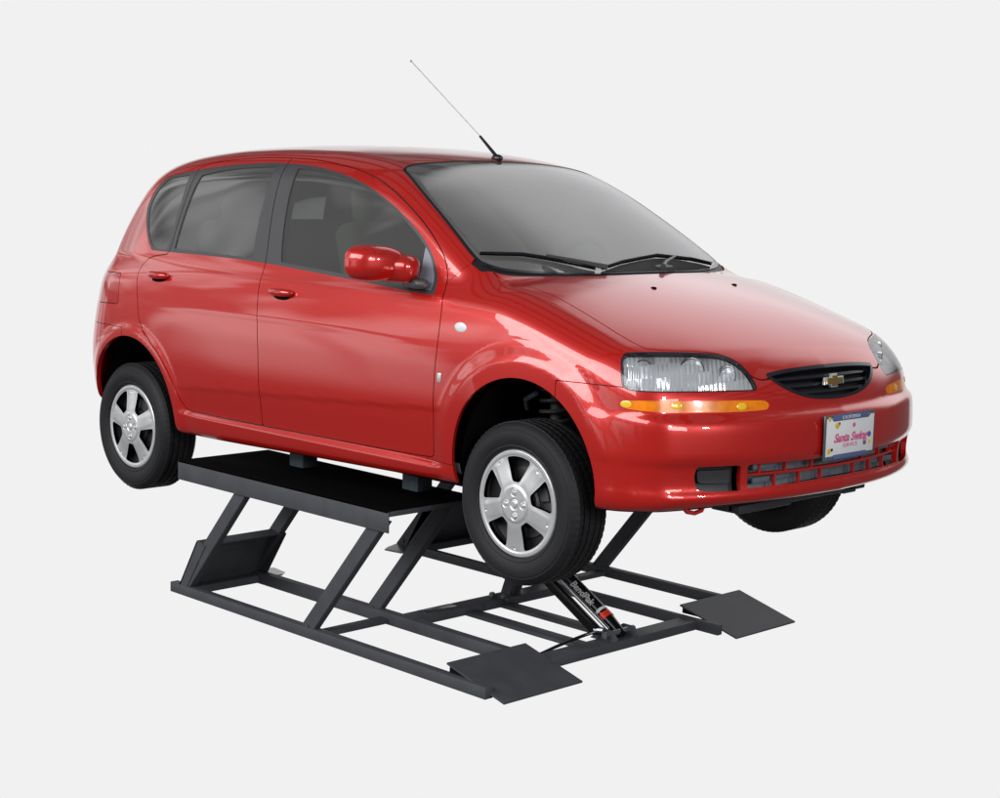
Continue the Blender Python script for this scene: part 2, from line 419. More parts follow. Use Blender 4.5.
# ------------------------------------------------------------------ materials
def new_mat(name):
    m = bpy.data.materials.new(name); m.use_nodes = True
    nt = m.node_tree; return m, nt, nt.nodes['Principled BSDF'], nt.nodes['Material Output']
def pbr(name, col, rough=.5, metal=0., coat=0., coat_r=.03, noise=0., nscale=40., bump=0., bscale=200., spec=.5, emit=None):
    m, nt, p, out = new_mat(name)
    p.inputs['Base Color'].default_value = (*col, 1); p.inputs['Roughness'].default_value = rough
    p.inputs['Metallic'].default_value = metal; p.inputs['Coat Weight'].default_value = coat; p.inputs['Coat Roughness'].default_value = coat_r
    p.inputs['Specular IOR Level'].default_value = spec
    tc = nt.nodes.new('ShaderNodeTexCoord')
    if noise:
        n = nt.nodes.new('ShaderNodeTexNoise'); n.inputs['Scale'].default_value = nscale; n.inputs['Detail'].default_value = 5
        nt.links.new(tc.outputs['Object'], n.inputs['Vector'])
        mr = nt.nodes.new('ShaderNodeMapRange'); mr.inputs[1].default_value = .25; mr.inputs[2].default_value = .75
        mr.inputs[3].default_value = 1-noise; mr.inputs[4].default_value = 1+noise
        nt.links.new(n.outputs['Fac'], mr.inputs[0])
        mx = nt.nodes.new('ShaderNodeVectorMath'); mx.operation = 'SCALE'; mx.inputs[0].default_value = col
        nt.links.new(mr.outputs[0], mx.inputs['Scale']); nt.links.new(mx.outputs[0], p.inputs['Base Color'])
        m2 = nt.nodes.new('ShaderNodeMapRange'); m2.inputs[3].default_value = rough*(1-noise*.8); m2.inputs[4].default_value = min(1, rough*(1+noise*.8))
        nt.links.new(n.outputs['Fac'], m2.inputs[0]); nt.links.new(m2.outputs[0], p.inputs['Roughness'])
    if bump:
        n = nt.nodes.new('ShaderNodeTexNoise'); n.inputs['Scale'].default_value = bscale; n.inputs['Detail'].default_value = 3
        nt.links.new(tc.outputs['Object'], n.inputs['Vector'])
        b = nt.nodes.new('ShaderNodeBump'); b.inputs['Strength'].default_value = bump; b.inputs['Distance'].default_value = .001
        nt.links.new(n.outputs['Fac'], b.inputs['Height']); nt.links.new(b.outputs[0], p.inputs['Normal'])
    if emit: p.inputs['Emission Color'].default_value = (*emit[0], 1); p.inputs['Emission Strength'].default_value = emit[1]
    MAT[name] = m; return m
def glass(name, tint, rough=0., ior=1.5, refl=1.0, haze=None):
    m, nt, p, out = new_mat(name); nt.nodes.remove(p)
    tr = nt.nodes.new('ShaderNodeBsdfTransparent'); tr.inputs[0].default_value = (*tint, 1)
    gl = nt.nodes.new('ShaderNodeBsdfGlossy'); gl.inputs['Color'].default_value = (refl, refl, refl, 1); gl.inputs['Roughness'].default_value = rough
    fr = nt.nodes.new('ShaderNodeFresnel'); fr.inputs[0].default_value = ior
    mx = nt.nodes.new('ShaderNodeMixShader'); base = tr
    if haze:
        df = nt.nodes.new('ShaderNodeBsdfDiffuse'); df.inputs[0].default_value = (*haze[0], 1)
        m0 = nt.nodes.new('ShaderNodeMixShader'); m0.inputs[0].default_value = haze[1]
        nt.links.new(tr.outputs[0], m0.inputs[1]); nt.links.new(df.outputs[0], m0.inputs[2]); base = m0
    nt.links.new(fr.outputs[0], mx.inputs[0]); nt.links.new(base.outputs[0], mx.inputs[1]); nt.links.new(gl.outputs[0], mx.inputs[2])
    nt.links.new(mx.outputs[0], out.inputs['Surface']); MAT[name] = m; return m
pbr('paint', (.58,.009,.005), .34, .30, 1., .02, noise=.03, nscale=900, spec=.5); MAT['paint'].node_tree.nodes['Principled BSDF'].inputs['Coat IOR'].default_value = 1.66
pbr('seal', (.022,.021,.024), .55)
pbr('sail_sheen', (.26,.27,.33), .35)  # pale blue-grey: reflection on the mirror sail put into its base colour
pbr('trim', (.060,.058,.064), .34, noise=.05, spec=.5)
pbr('black_plastic', (.012,.012,.014), .5, bump=.3, bscale=300)
pbr('gloss_black', (.012,.013,.020), .18, spec=.6)
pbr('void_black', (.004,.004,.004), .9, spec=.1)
pbr('underbody', (.010,.010,.011), .8, noise=.2, nscale=12, spec=.2)
pbr('interior', (.15,.168,.16), .8, noise=.1, nscale=30)
pbr('seat_cloth', (.38,.37,.35), .9, bump=.4, bscale=400)
pbr('rubber', (.012,.012,.0145), .60, noise=.12, nscale=25, spec=.4)
pbr('silver', (.74,.75,.77), .30, .55, .4, noise=.04, nscale=60)
pbr('chrome', (.92,.92,.94), .08, .7)
pbr('brake', (.16,.16,.17), .5, .8, noise=.15)
pbr('hub_dark', (.03,.03,.033), .6)
pbr('lift_steel', (.072,.075,.086), .58, .0, .0, .3, noise=.16, nscale=9, bump=.3, bscale=500, spec=.35)
pbr('lift_top_shaded', (.0025,.0025,.0025), .85, spec=.04)  # near-black: shade under the car put into the platform colour
pbr('cylinder_black', (.006,.006,.007), .25, noise=.05)
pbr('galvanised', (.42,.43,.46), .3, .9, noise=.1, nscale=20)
pbr('pad_grey', (.10,.125,.15), .6, noise=.15, nscale=60)
pbr('red_band', (.75,.035,.02), .4)
pbr('white_print', (.75,.75,.74), .5)
pbr('mast', (.42,.42,.42), .35, .6)
pbr('gold', (.62,.42,.16), .28, .85, .4)
pbr('plate_white', (.80,.81,.83), .35)
pbr('plate_blue', (.10,.14,.30), .4)
pbr('plate_pink', (.72,.14,.32), .4)
pbr('plate_yellow', (.80,.52,.06), .4)
pbr('plate_frame', (.22,.24,.30), .28, .6)
pbr('amber_lens', (.90,.24,.005), .22, .0, .25, noise=.25, nscale=28)
pbr('bulb_yellow', (1.,.62,.03), .15, 0, 1.)
pbr('marker_white', (.86,.88,.90), .15, 0, 1.)
pbr('radiator', (.20,.23,.27), .45, .5, noise=.25, nscale=30, bump=.5, bscale=120)
pbr('fog_grey', (.035,.036,.042), .45)
glass('windscreen_glass', (.78,.82,.81), ior=1.95, haze=((.66,.68,.66), .19))  # diffuse haze lightens the pane, standing in for reflected light
glass('side_glass', (.36,.38,.37), ior=1.62, haze=((.30,.31,.30), .22))
glass('lens', (.93,.95,.96), ior=1.5)
pbr('tail_pink', (.46,.010,.010), .12, 0, 1.)
pbr('tail_red', (.40,.006,.008), .1, 0, 1.)
def lamp_reflector():
    m, nt, p, out = new_mat('lamp_reflector')
    p.inputs['Base Color'].default_value = (.92,.92,.95,1); p.inputs['Metallic'].default_value = .4; p.inputs['Roughness'].default_value = .14
    MAT['lamp_reflector'] = m
lamp_reflector()

# ------------------------------------------------------------------ the car
LC = Vector((-1.2, 0, .147))
car = thing('hatchback_car', 'glossy red five door hatchback lifted off the ground with its wheels hanging', 'car', LC)
M0 = nets()
under, M = split(M0, lambda V: V[:,2]-(ev(BOT, V[:,0])+.012))
far = lambda fn, amin: (lambda V: np.maximum(fn(V), amin-np.abs(V[:,1])))
_, M = split(M, far(S_('arch_front'), .45)); _, M = split(M, far(S_('arch_rear'), .45))
_, under = split(under, far(S_('arch_front'), .45)); _, under = split(under, far(S_('arch_rear'), .45))
# side glass and black frames
DL, M = split(M, far(S_('dlo'), .4))
GQ, DL = split(DL, S_('quarter_glass')); GR, DL = split(DL, S_('rear_glass')); GF, DL = split(DL, S_('front_glass'))
SAIL, GF = split(GF, S_('sail'))
TR = DL; g = .0022
for n in ('front_door', 'rear_door'):
    a, c, b = ring(TR, S_(n), -g, g); TR = join(a, b)
# windscreen and its black edge
W, M = split(M, T_('windscreen', 1.0)); WG, WR = split(W, T_('windscreen', 1.0), -.013)
# lamps, amber strips
L, M = split(M, lambda V: np.maximum(D_('lamp')(V), .38-V[:,0])); LG, LR = split(L, D_('lamp'), -.0040)
AM, M = split(M, lambda V: np.maximum(D_('amber')(V), .38-V[:,0]))
GRL, M = split(M, F_('grille')); FOG, M = split(M, F_('fog')); INT, M = split(M, F_('intake'))
GRL = refine(GRL, 2); INT = refine(INT, 2); FOG = refine(FOG, 1); LG = refine(LG, 2)
cow, M = split(M, T_('cowl', .95))
HOODP, s1, M = ring(M, T_('hood'), -g, g)
strips = [s1]
FD, s2, M = ring(M, far(S_('front_door'), .4), -g, g); RD, s3, M = ring(M, far(S_('rear_door'), .4), -g, g); strips += [s2, s3]
def f_bump(V):
    return np.maximum(np.minimum(V[:,2]-.7165, np.maximum(np.abs(V[:,1])-.43, .6-V[:,0])), .2-V[:,0])
BF, s4, M = ring(M, f_bump, -.0015, .0015); strips.append(s4)
def f_fend(V):
    return np.maximum(np.maximum(-(V[:,0]+.475), V[:,2]-(1.0+(V[:,0]+.44)*1.0)), .352-V[:,2])
FE_, s5, M = ring(M, f_fend, -.0012, .0012); strips.append(s5)
BR, s6, M = ring(M, lambda V: np.maximum(V[:,0]+2.5, V[:,2]-.672), -.0015, .0015); strips.append(s6)
TL, M = split(M, lambda V: np.maximum(S_('tail_lamp')(V), .565-np.abs(V[:,1])))
def f_gate(V): return np.maximum(np.maximum(V[:,0]+2.62, np.abs(V[:,1])-.585), .70-V[:,2])
TG, s7, M = ring(M, f_gate, -g, g); strips.append(s7)
RW, TG = split(TG, lambda V: np.maximum(sdf('rear_window', np.abs(V[:,1]), V[:,2]), V[:,0]+2.2))
TW, s8, M = ring(M, lambda V: np.maximum(S_('tail_low')(V), .60-np.abs(V[:,1])), -.002, .002); strips.append(s8)

shell = panel('body_shell', both(M), 'paint', car)
gapm = both(join(*strips)); panel('gap_seal', gapm, 'seal', shell, off=-.0085, flange=0)
panel('hood', both(HOODP), 'paint', car)
bump_f = panel('front_bumper', both(BF), 'paint', car, flange=.02)
bump_r = panel('rear_bumper', both(BR), 'paint', car, flange=.02)
gate = panel('tailgate', both(TG), 'paint', car); panel('rear_window', both(RW), 'side_glass', gate, off=-.004, flange=.004)
panel('underbody', both(under), 'underbody', car, off=-.002, flange=0)
panel('cowl', both(cow), 'black_plastic', car, off=-.006, flange=.02)
ws = panel('windscreen', both(WG), 'windscreen_glass', car, off=-.002, flange=0)
panel('windscreen_seal', both(WR), 'gloss_black', ws, off=-.001, flange=.012)
doors = {}
for sd, f in (('r', right), ('l', lambda m: m)):
    panel('front_fender', f(FE_), 'paint', car)
    d = panel('front_door', f(FD), 'paint', car); doors['f'+sd] = d
    panel('window_glass', f(GF), 'side_glass', d, off=-.006, flange=.003)
    panel('mirror_sail', f(SAIL), 'sail_sheen', d, off=-.001, flange=.008)
    d = panel('rear_door', f(RD), 'paint', car); doors['r'+sd] = d
    panel('window_glass', f(GR), 'side_glass', d, off=-.006, flange=.003)
    panel('quarter_glass', f(GQ), 'side_glass', car, off=-.004, flange=.003)
    panel('window_frame', f(TR), 'trim', car, off=-.0012, flange=.012)
    panel('tail_lamp', f(TL), 'tail_red', car)
    panel('rear_fog_lamp', f(TW), 'tail_pink', car)
    # headlamp: clear lens over a deep faceted reflector
    hl = panel('headlight', f(LG), 'lens', car, off=-.001, flange=0)
    panel('lamp_seal', f(LR), 'gloss_black', hl, off=-.001, flange=.012)
    y = -1 if sd == 'r' else 1
    panel('reflector', f(LG), 'lamp_reflector', hl, off=-.017, flange=-.015, facets=.55)
    for (cx, cy, cz, r, nx_, ny_) in ((.452,.690,.765,.033,.70,.72),(.545,.555,.764,.041,.80,.60),(.615,.455,.750,.028,.85,.5)):
        prof = [(r*math.sin(t), .024*(1-math.cos(t))/(1-math.cos(1.35))) for t in np.linspace(.0, 1.35, 9)]
        k_ = prof[-1]; prof += [(k_[0]+.003, .026), (k_[0]+.005, .023), (k_[0]+.005, .0)]
        def place(mb):
            bmesh.ops.transform(mb.bm, matrix=Matrix.Translation((cx-.011*nx_, (cy-.011*ny_)*y, cz)) @ Matrix.Rotation(math.atan2(ny_*y, nx_), 4, 'Z'), verts=mb.bm.verts); return mb
        bw = place(MB().lathe(prof, n=40, axis='X')).build('reflector_bowl', 'chrome', hl, sharp=50)
        place(MB().ball((.014, 0, 0), .008, (1.5,1,1), n=16).tube([(.0,0,0),(.02,0,0)], .006, 10)).build('bulb', 'marker_white', hl)
        place(MB().lathe([(r*.99, .0255), (r*1.02, .0285), (r*1.07, .0265)], n=40, axis='X')).build('bezel_ring', 'gloss_black', hl)
    ts = panel('turn_signal', f(AM), 'amber_lens', car, off=-.001, flange=.01)
    for (bx, by, bz) in ((.462,.770,.661),(.578,.672,.660),(.700,.467,.658)):
        P = project(np.array([[bx, by, bz]]), 4)[0]; nn = normals(P[None])[0]
        mb = MB().ball((0,0,0), .012, (1.7,1,.14), 14)
        q = Vector((nn[0], nn[1]*y, nn[2])).to_track_quat('Z', 'Y')
        bmesh.ops.transform(mb.bm, matrix=Matrix.Translation((P[0], P[1]*y, P[2])) @ q.to_matrix().to_4x4(), verts=mb.bm.verts)
        mb.build('bulb', 'bulb_yellow', ts)
    # oval side marker and a small badge
    P = project(np.array([[-.297, .80, .849]]), 4)[0]
    MB().ball((P[0], P[1]*y, P[2]), .030, (1.05,.22,.62), 24).build('side_marker', 'marker_white', car)
    P = project(np.array([[-.386, .80, .663]]), 4)[0]
    MB().box((P[0], P[1]*y, P[2]), (.020,.006,.034), bev=.002).build('fender_badge', 'silver', car)
    # door handles
    for k, hx, hz in (('f', -1.345, .900), ('r', -2.245, .915)):
        P = project(np.array([[hx, .80, hz]]), 4)[0]; yy = P[1]*y
        mb = MB(); pts = []; rr = []
        for t in np.linspace(-1, 1, 15):
            pts.append((hx+t*.072, yy+y*(.020*(1-t**4)), hz+.006)); rr.append(.0165*(1-.25*t*t) if abs(t) < .97 else .006)
        mb.tube(pts, rr, 14); mb.build('door_handle', 'paint', doors[k+sd], sharp=60)
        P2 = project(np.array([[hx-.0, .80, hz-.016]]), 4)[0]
        MB().ball((P2[0], P2[1]*y-y*.001, P2[2]), .042, (1.35,.10,.55), 24).build('handle_recess_shade', 'void_black', doors[k+sd])  # black disc painted for the shaded hollow behind the grip
# grille
flg = panel('grille', both(GRL), 'black_plastic', car, off=-.045, flange=-.046)
gr_ring, s_, _x = ring(GRL, F_('grille'), -.011, 1.)
panel('grille_surround', both(s_), 'gloss_black', flg, off=.002, flange=.03)
for zc in (.740, .715, .690):
    b, _o = split(gr_ring, lambda V: np.abs(V[:,2]-zc-.0*V[:,1])-.0045)
    panel('grille_slat', both(b), 'gloss_black', flg, off=-.016, flange=.022)
bt = [(-.060,-.013),(-.020,-.013),(-.017,-.024),(.024,-.024),(.020,-.013),(.060,-.013),(.054,.013),(.017,.013),(.014,.024),(-.023,.024),(-.018,.013),(-.055,.013)]
for s_c, th, mt, nm in ((1.0, .010, 'silver', 'emblem_rim'), (.84, .0135, 'gold', 'emblem')):
    MB().hull_prism([(.722, y_*s_c+.008, .7165+z_*s_c*(1.0 if s_c == 1 else .95)) for y_, z_ in bt], th, bev=.001).build(nm, mt, flg)
# lower intake
inb = panel('lower_intake', both(INT), 'radiator', car, off=-.055, flange=-.054)
def f_bars(V):
    a = np.abs(V[:,1]); z = V[:,2]
    d = np.abs(z-.4275)-.0042
    low = np.min([np.abs(a-c) for c in (.10, .215, .33)], 0)-.0038
    up = np.min([np.abs(a-c) for c in (.155, .285, .40)], 0)-.0038
    d = np.minimum(d, np.maximum(low, z-.4275)); d = np.minimum(d, np.maximum(up, .4275-z))
    return d
BARS, _o = split(INT, f_bars)
panel('intake_bars', both(BARS), 'paint', inb, off=-.010, flange=.014)
for z_ in (.405, .452):
    MB().box((.715, 0, z_), (.01, .84, .02), bev=.003).build('radiator_crossbar', 'pad_grey', inb)
for sd, f in ((-1, right), (1, lambda m: m)):
    fg = panel('fog_recess', f(FOG), 'fog_grey', car, off=-.05, flange=-.049)
    inn, _o = split(FOG, F_('fog'), -.022)
    panel('recess_blank', f(inn), 'fog_grey', fg, off=-.030, flange=.02)
# number plate
px = .8085
pl = MB().box((px, 0, .5345), (.006, .306, .158), bev=.004).build('number_plate', 'plate_frame', car)
MB().box((px+.0035, 0, .536), (.002, .286, .130), bev=.0005).build('plate_face', 'plate_white', pl)
MB().box((px+.005, .0, .6005), (.002, .215, .020), bev=.0008).build('plate_band', 'plate_blue', pl)
MB().box((px+.005, .0, .467), (.002, .20, .016), bev=.0008).build('plate_band', 'plate_blue', pl)
PM = lambda y, z, x=px+.0055: Matrix.Translation((x, y, z)) @ Matrix.Rotation(math.pi/2, 4, 'Z') @ Matrix.Rotation(math.pi/2, 4, 'X')
text_mesh('plate_text', 'Santa Swing', .042, 'plate_pink', pl, PM(.0, .530), shear=.35, bold=.0012)
text_mesh('plate_text', 'SERVICE', .019, 'plate_pink', pl, PM(.0, .503), spacing=1.3)
text_mesh('plate_text', 'CALIFORNIA', .017, 'plate_white', pl, PM(.0, .6005, px+.0063), spacing=1.15)
for yy, zz, r, mt in ((-.082,.575,.011,'plate_yellow'),(-.070,.580,.006,'seal'),(-.125,.490,.010,'plate_yellow'),(-.108,.493,.006,'seal'),(.09,.503,.009,'plate_blue'),(.117,.53,.010,'plate_blue'),(-.128,.600,.008,'plate_yellow'),(.02,.570,.008,'plate_pink'),(.12,.503,.007,'plate_yellow')):
    MB().ball((px+.0045, yy, zz), r, (.15,1.2,1), 12).build('plate_motif', mt, pl)
for yy in (-.11, .11): MB().ball((px+.006, yy, .600), .005, (.5,1,1), 10).build('plate_bolt', 'galvanised', pl)
MB().box((px-.010, 0, .53), (.016, .26, .13), bev=.003).build('plate_bracket', 'black_plastic', pl)
# tow loop and the lower shields under the nose
tow = MB()
tow.tube([(.605, -.640, .326), (.615, -.630, .310), (.622, -.600, .303), (.628, -.572, .310), (.628, -.560, .328)], .008, 10)
tow.build('tow_hook', 'paint', car)
MB().box((.58, 0, .295), (.10, .80, .035), bev=.008).box((.60,.30,.285),(.06,.08,.03),bev=.006).box((.63,-.25,.293),(.05,.30,.03),bev=.006).build('air_dam', 'fog_grey', car)
# washer nozzles
for y in (-.237, .237):
    z = .0; P = project(np.array([[.105, abs(y), 1.0]]), 4)[0]
    MB().ball((P[0], y, P[2]), .011, (1.1,1,.5), 12).build('washer_nozzle', 'void_black', car)
# wipers
def onsurf(x, y, off):
    z = 1.6
    zs_ = np.linspace(1.6, .9, 500); f = F(np.full(500, x), np.full(500, y), zs_); i = int(np.argmax(f < 0)); z = zs_[i]
    P = np.array([[x, y, z]]); N = grad(P[:,0], P[:,1], P[:,2]); N = N/np.linalg.norm(N); return Vector((P+N*off)[0])
for blade, arm in (([(-.372,-.655),(-.345,-.60),(-.306,-.505),(-.262,-.42),(-.215,-.334),(-.160,-.262)], [(-.128,-.235),(-.20,-.34),(-.262,-.43)]),
                   ([(-.150,-.235),(-.188,-.089),(-.212,.053),(-.228,.161),(-.231,.384),(-.235,.52)], [(-.095,.05),(-.13,.10),(-.212,.25)])):
    bl = MB().tube([onsurf(x, y, .014) for x, y in blade], [.003]+[.0058]*4+[.003], 8)
    w = bl.build('wiper', 'gloss_black', car)
    MB().tube([onsurf(x, y, .006) for x, y in blade], .0045, 6).build('wiper_blade', 'void_black', w)
    MB().tube([onsurf(arm[0][0], arm[0][1], .02), onsurf(arm[1][0], arm[1][1], .03), onsurf(arm[2][0], arm[2][1], .024)], [.011, .007, .0055], 10).build('wiper_arm', 'trim', w)
# aerial
az = onsurf(-.962, 0, .0)
b0 = MB().ball((az.x, 0, az.z+.006), .022, (1.4,.8,.7), 16).tube([(az.x, 0, az.z+.01), (-1.067, 0, 1.555)], [.008, .0055], 10).build('aerial', 'gloss_black', car)
MB().tube([(-1.067, 0, 1.555), (-1.512, 0, 1.878)], .0022, 8).ball((-1.512, 0, 1.878), .005, n=10).build('mast', 'mast', b0)
# door mirrors
for y, k in ((-1, 'fr'), (1, 'fl')):
    mb = MB()
    q = bmesh.ops.create_icosphere(mb.bm, subdivisions=5, radius=1.)
    for v in q['verts']:
        x_, y_, z_ = v.co
        s_ = (abs(x_)**2.6+abs(y_)**2.6+abs(z_)**2.6)**(-1/2.6); x_, y_, z_ = x_*s_, y_*s_, z_*s_
        if x_ < -.15: x_ = -.15-(abs(x_)-.15)*.25
        t = (y_*y*y+1)/2 if y > 0 else (1-y_)/2    # 0 root .. 1 tip
        t = (1+y_*y)/2
        v.co = (-.652+x_*.085-.040*t, y*(.905)+y_*.110, 1.068+z_*(.064+.004*t)-(.010*t*(z_ < 0))-.012*(1-t)*max(z_,0))
    if y > 0: bmesh.ops.translate(mb.bm, verts=mb.bm.verts, vec=(-.05, -.03, -.02))
    mir = mb.build('door_mirror', 'paint', doors[k], sharp=80)

    MB().box((-.612, y*.832, 1.044), (.150, .105, .098), Matrix.Rotation(-y*.30, 3, 'Z') @ Matrix.Rotation(-y*.12, 3, 'X'), bev=.040, seg=5).build('mirror_arm', 'paint', doors[k], sharp=80)
    MB().box((-.575, y*.785, .990), (.13, .06, .035), Matrix.Rotation(y*.35, 3, 'Z'), bev=.01).build('mirror_foot', 'trim', doors[k])
# inner lining of the cabin, wheel housings
LN = join(M, FD, RD, TR)
LN, _o = split(LN, lambda V: .30-V[:,2])
panel('cabin_lining', both(LN), 'interior', car, off=-.035, flange=0)
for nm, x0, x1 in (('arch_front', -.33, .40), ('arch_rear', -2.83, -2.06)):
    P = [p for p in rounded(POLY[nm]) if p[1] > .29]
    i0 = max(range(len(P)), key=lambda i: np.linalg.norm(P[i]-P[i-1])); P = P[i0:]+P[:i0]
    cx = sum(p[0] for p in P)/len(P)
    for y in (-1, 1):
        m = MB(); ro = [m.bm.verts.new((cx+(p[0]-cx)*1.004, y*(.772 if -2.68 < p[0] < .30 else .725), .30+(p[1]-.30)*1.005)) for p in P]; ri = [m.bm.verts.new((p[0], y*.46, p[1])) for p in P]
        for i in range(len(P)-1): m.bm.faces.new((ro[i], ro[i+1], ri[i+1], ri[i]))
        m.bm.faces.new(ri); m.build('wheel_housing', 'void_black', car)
# floor pan, sills' inner side, exhaust
MB().box((-1.2, 0, .272), (1.66, 1.40, .05), bev=.01).box((-2.55, 0, .33), (.95, .88, .10), bev=.02).box((.1, 0, .36), (1.0, .86, .08), bev=.02).build('floor_pan', 'underbody', car)
MB().tube([(-.3,-.12,.245),(-1.0,-.12,.240),(-1.9,-.15,.245),(-2.4,-.2,.27),(-2.95,-.35,.27)], .025, 10).build('exhaust_pipe', 'brake', car)
MB().tube([(-2.48,-.62,.24),(-2.48,.62,.24)], .035, 12).build('rear_axle', 'underbody', car)
MB().tube([(0,-.62,.27),(-.02,0,.29),(0,.62,.27)], .022, 12).box((-.02,-.45,.245),(.30,.34,.03),bev=.01).box((-.02,.45,.245),(.30,.34,.03),bev=.01).build('front_suspension', 'underbody', car)
for y in (-1, 1):
    st = MB().tube([(-.01, y*.60, .30), (-.03, y*.585, .66)], .024, 12)
    pts = [(-.03+.055*math.cos(t), y*.587+.055*math.sin(t), .46+t*.0062) for t in np.linspace(0, 30, 150)]
    st.tube(pts, .007, 6).build('suspension_strut', 'hub_dark', car)
    MB().tube([(-.16, y*.60, .56), (-.13, y*.64, .60), (-.06, y*.66, .63)], .009, 8).build('brake_hose', 'pad_grey', car)
# seats, dashboard, steering wheel
for sx, sy in ((-1.05,-.36), (-1.05,.36)):
    s = MB().box((sx+.18, sy, .62), (.50,.50,.16), bev=.05, seg=4).build('front_seat', 'seat_cloth', car, sharp=60)
    MB().box((sx-.12, sy, .90), (.14,.48,.60), Matrix.Rotation(-.28, 3, 'Y'), bev=.055, seg=4).build('seat_back', 'seat_cloth', s, sharp=60)
    MB().box((sx-.23, sy, 1.265), (.10,.27,.17), Matrix.Rotation(-.15, 3, 'Y'), bev=.045, seg=4).build('headrest', 'seat_cloth', s, sharp=60)
s = MB().box((-1.85, 0, .62), (.50,1.24,.16), bev=.05, seg=4).build('rear_seat', 'seat_cloth', car, sharp=60)
MB().box((-2.12, 0, .90), (.14,1.24,.55), Matrix.Rotation(-.3, 3, 'Y'), bev=.05, seg=4).build('seat_back', 'seat_cloth', s, sharp=60)
for sy in (-.36, .36): MB().box((-2.21, sy, 1.20), (.10,.25,.13), bev=.04, seg=4).build('headrest', 'seat_cloth', s, sharp=60)
MB().box((-.38, 0, .86), (.50,1.34,.20), Matrix.Rotation(.10, 3, 'Y'), bev=.06, seg=4).box((-.20,0,.93),(.32,1.20,.06),bev=.02).build('dashboard', 'interior', car, sharp=60)
sw = MB(); sw.lathe([(.183+.014*math.cos(t), .014*math.sin(t)) for t in np.linspace(0, 2*math.pi, 12, endpoint=False)], n=48, axis='X', close=True)
sw.ball((0,0,0), .065, (.4,1,.8), 16); sw.box((0,0,.0), (.02,.34,.03), bev=.005); sw.box((0,0,-.09), (.02,.03,.16), bev=.005)
bmesh.ops.transform(sw.bm, matrix=Matrix.Translation((-.84,.36,.965)) @ Matrix.Rotation(.45, 4, 'Y'), verts=sw.bm.verts)
sw.build('steering_wheel', 'interior', car)
MB().box((-.80,.04,1.318), (.03,.23,.065), bev=.012).tube([(-.79,.04,1.34),(-.82,.02,1.40)], .008, 8).build('rear_view_mirror', 'interior', car)

# wheels
def tyre_mesh(parent):
    prof = [(.186,-.070),(.193,-.081),(.203,-.0865),(.206,-.0855),(.222,-.0915),(.240,-.0935),(.255,-.0915),(.2585,-.0885),(.264,-.0885),(.272,-.083),(.2805,-.0745),(.2855,-.067)]
    tread = []
    for y0, y1 in ((-.067,-.047),(-.041,-.018),(-.012,.012),(.018,.041),(.047,.067)):
        tread += [(.2795, y0-.0001), (.2885, y0+.0006), (.2888, (y0+y1)/2), (.2885, y1-.0006), (.2795, y1+.0001)]
    prof = prof+tread[1:-1]+[(r, -y) for r, y in prof[::-1]]
    n = 288; bm = bmesh.new(); cols = []
    for k in range(n):
        t = 2*math.pi*k/n; col = []
        for i, (r, y) in enumerate(prof):
            rr = r; ph = (k+int(abs(y)*130)) % 4
            if r > .284 and .018 < abs(y) and ph < 1: rr = r-.0022
            if .279 < r < .2865 and abs(y) > .066 and k % 4 < 1: rr = r-.0016
            if r > .284 and abs(y) <= .013 and k % 6 == 0: rr = r-.002
            col.append(bm.verts.new((rr*math.cos(t), y, rr*math.sin(t))))
        cols.append(col)
    for k in range(n):
        a, b = cols[k], cols[(k+1) % n]
        for i in range(len(prof)-1): bm.faces.new((a[i], b[i], b[i+1], a[i+1]))
    m = MB(); m.bm.free(); m.bm = bm
    return m.build('tyre', 'rubber', parent, sharp=28)
